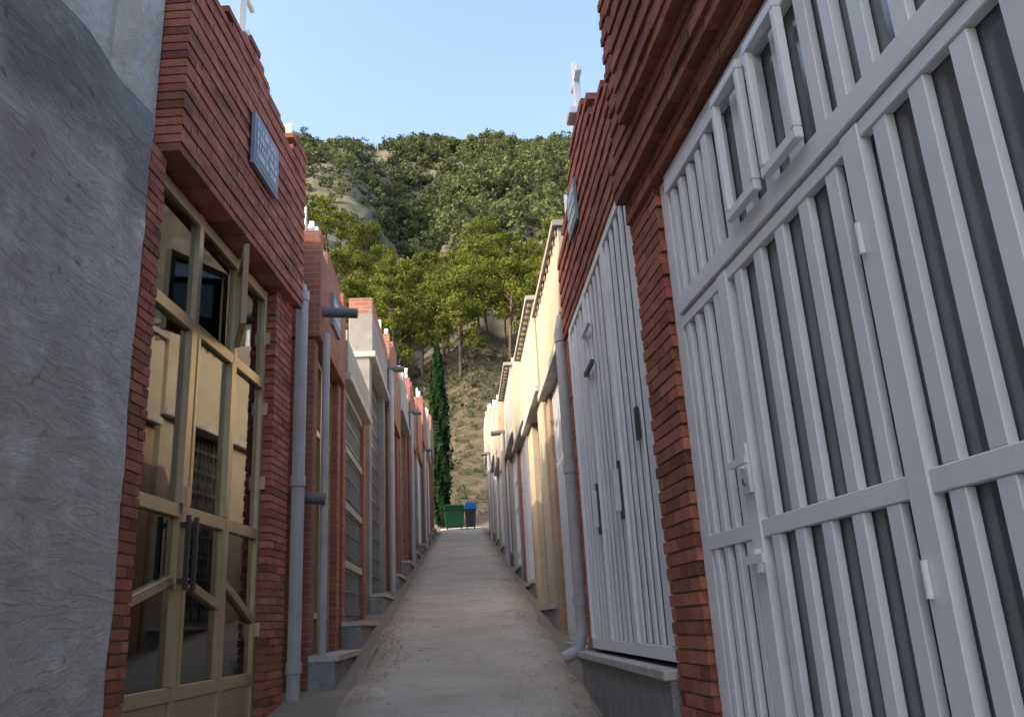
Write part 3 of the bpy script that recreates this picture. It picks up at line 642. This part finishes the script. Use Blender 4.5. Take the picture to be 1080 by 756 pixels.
# cypress
def cypress(x,y,h,r0):
    n=9000;t=rng.uniform(0,1,n)**.9;prof=r0*np.sin(np.clip((t*.93+.06),0,1)*math.pi)**.55*(1-.35*t);an=rng.uniform(0,2*math.pi,n);k=1+.22*np.sin(an*5+t*22)+.12*np.sin(an*9-t*40)
    rr_=prof*k*rng.uniform(.7,1.05,n);p=np.stack([np.cos(an)*rr_,np.sin(an)*rr_,t*h+.2],1)
    nn=np.stack([np.cos(an),np.sin(an),np.full(n,.3)],1)+rng.normal(size=(n,3))*.4;nn/=np.linalg.norm(nn,axis=1,keepdims=True)
    v,c=quads(p,nn,rng.uniform(.05,.12,n),np.clip(rng.uniform(0,.6,n)+.3*(k-1)*2,0,1));V,Fc=tube([(0,0,-.5),(0,0,h*.8)],[.1,.03])
    o=leafobj('cypress_tree',v,c,'leafcyp',(V,Fc));o.location=(x,y,terr(x,y)+H)
cypress(-.78,36.0,8.1,.52)
# ============================================================ bins
def wheelie(name,x,y,k,wd,dp,hh,lidk,lh=.1):
    z=gz(y);P=empty(name,(x,y,z+H))
    mb=MB()
    b=len(mb.v);wb=wd*.42;wt=wd*.5
    pts=[(-wb,-dp*.4,z+.12),(wb,-dp*.4,z+.12),(wb,dp*.4,z+.12),(-wb,dp*.4,z+.12),(-wt,-dp*.5,z+hh),(wt,-dp*.5,z+hh),(wt,dp*.5,z+hh),(-wt,dp*.5,z+hh)]
    mb.v+=[Vector((x+p[0],y+p[1],p[2]+H)) for p in pts];i=mb.mi(k)
    for q in((3,2,1,0),(4,5,6,7),(0,1,5,4),(1,2,6,5),(2,3,7,6),(3,0,4,7)): mb.f.append(tuple(b+j for j in q));mb.m.append(i);mb.c.append((1,1,1));mb.uv+=[(0,0)]*4
    mb.build('body',P,bevel=.02)
    mb=MB()
    mb.prism(Frame(x,y,90,'R'),[(-wt-.03,z+hh+.004),(wt+.03,z+hh+.004),(wt+.03,z+hh+lh*.4),(wt*.75,z+hh+lh),(-wt*.75,z+hh+lh),(-wt-.03,z+hh+lh*.4)],-dp*.55,dp*.55,lidk);mb.build('lid',P,bevel=.02)
    mb=MB()
    for sx in(-1,1):
        for sy in(-1,1): mb.cyl((x+sx*wb*.8-.02,y+sy*dp*.33,z+.09+H),(x+sx*wb*.8+.02,y+sy*dp*.33,z+.09+H),.085,.085,'black')
    mb.build('wheels',P)
    mb=MB();mb.cyl((x-wt,y-dp*.52,z+hh-.1+H),(x+wt,y-dp*.52,z+hh-.1+H),.02,.02,'black');mb.build('handle',P)
wheelie('waste_container',-.22,34.6,'greenbin',.85,.7,.9,'greenbin')
wheelie('wheelie_bin',.44,34.4,'black',.46,.55,.78,'bluebin',lh=.3)
# leaf litter on the path
mb=MB();i=None
M['litter']=mat('dry_leaves',(.18,.1,.05),(.3,.2,.1),20,.9)
i=mb.mi('litter')
for k in range(1900):
    y=5+rr.random()**1.5*20;sd_=rr.choice((-1,1));x=sd_*(.9-abs(rr.gauss(0,.22))) if rr.random()<.75 else rr.uniform(-.85,.85)
    if k>1500: x=rr.gauss(-.78,.16);y=rr.gauss(8.9,.7)
    x=max(-.88,min(.88,x));a=rr.uniform(0,6.28);l=rr.uniform(.008,.028);wv_=l*rr.uniform(.2,.5);c=Vector((x,y,gz(y)+H+.045+rr.uniform(0,.008)))
    d=Vector((math.cos(a),math.sin(a),.15));e=Vector((-math.sin(a),math.cos(a),.1));b0=len(mb.v);mb.v+=[c-d*l,c-e*wv_,c+d*l,c+e*wv_];mb.f.append((b0,b0+1,b0+2,b0+3));mb.m.append(i);q=rr.uniform(.5,1.4);mb.c.append((q,q,q));mb.uv+=[(0,0)]*4
mb.build('leaf_litter')
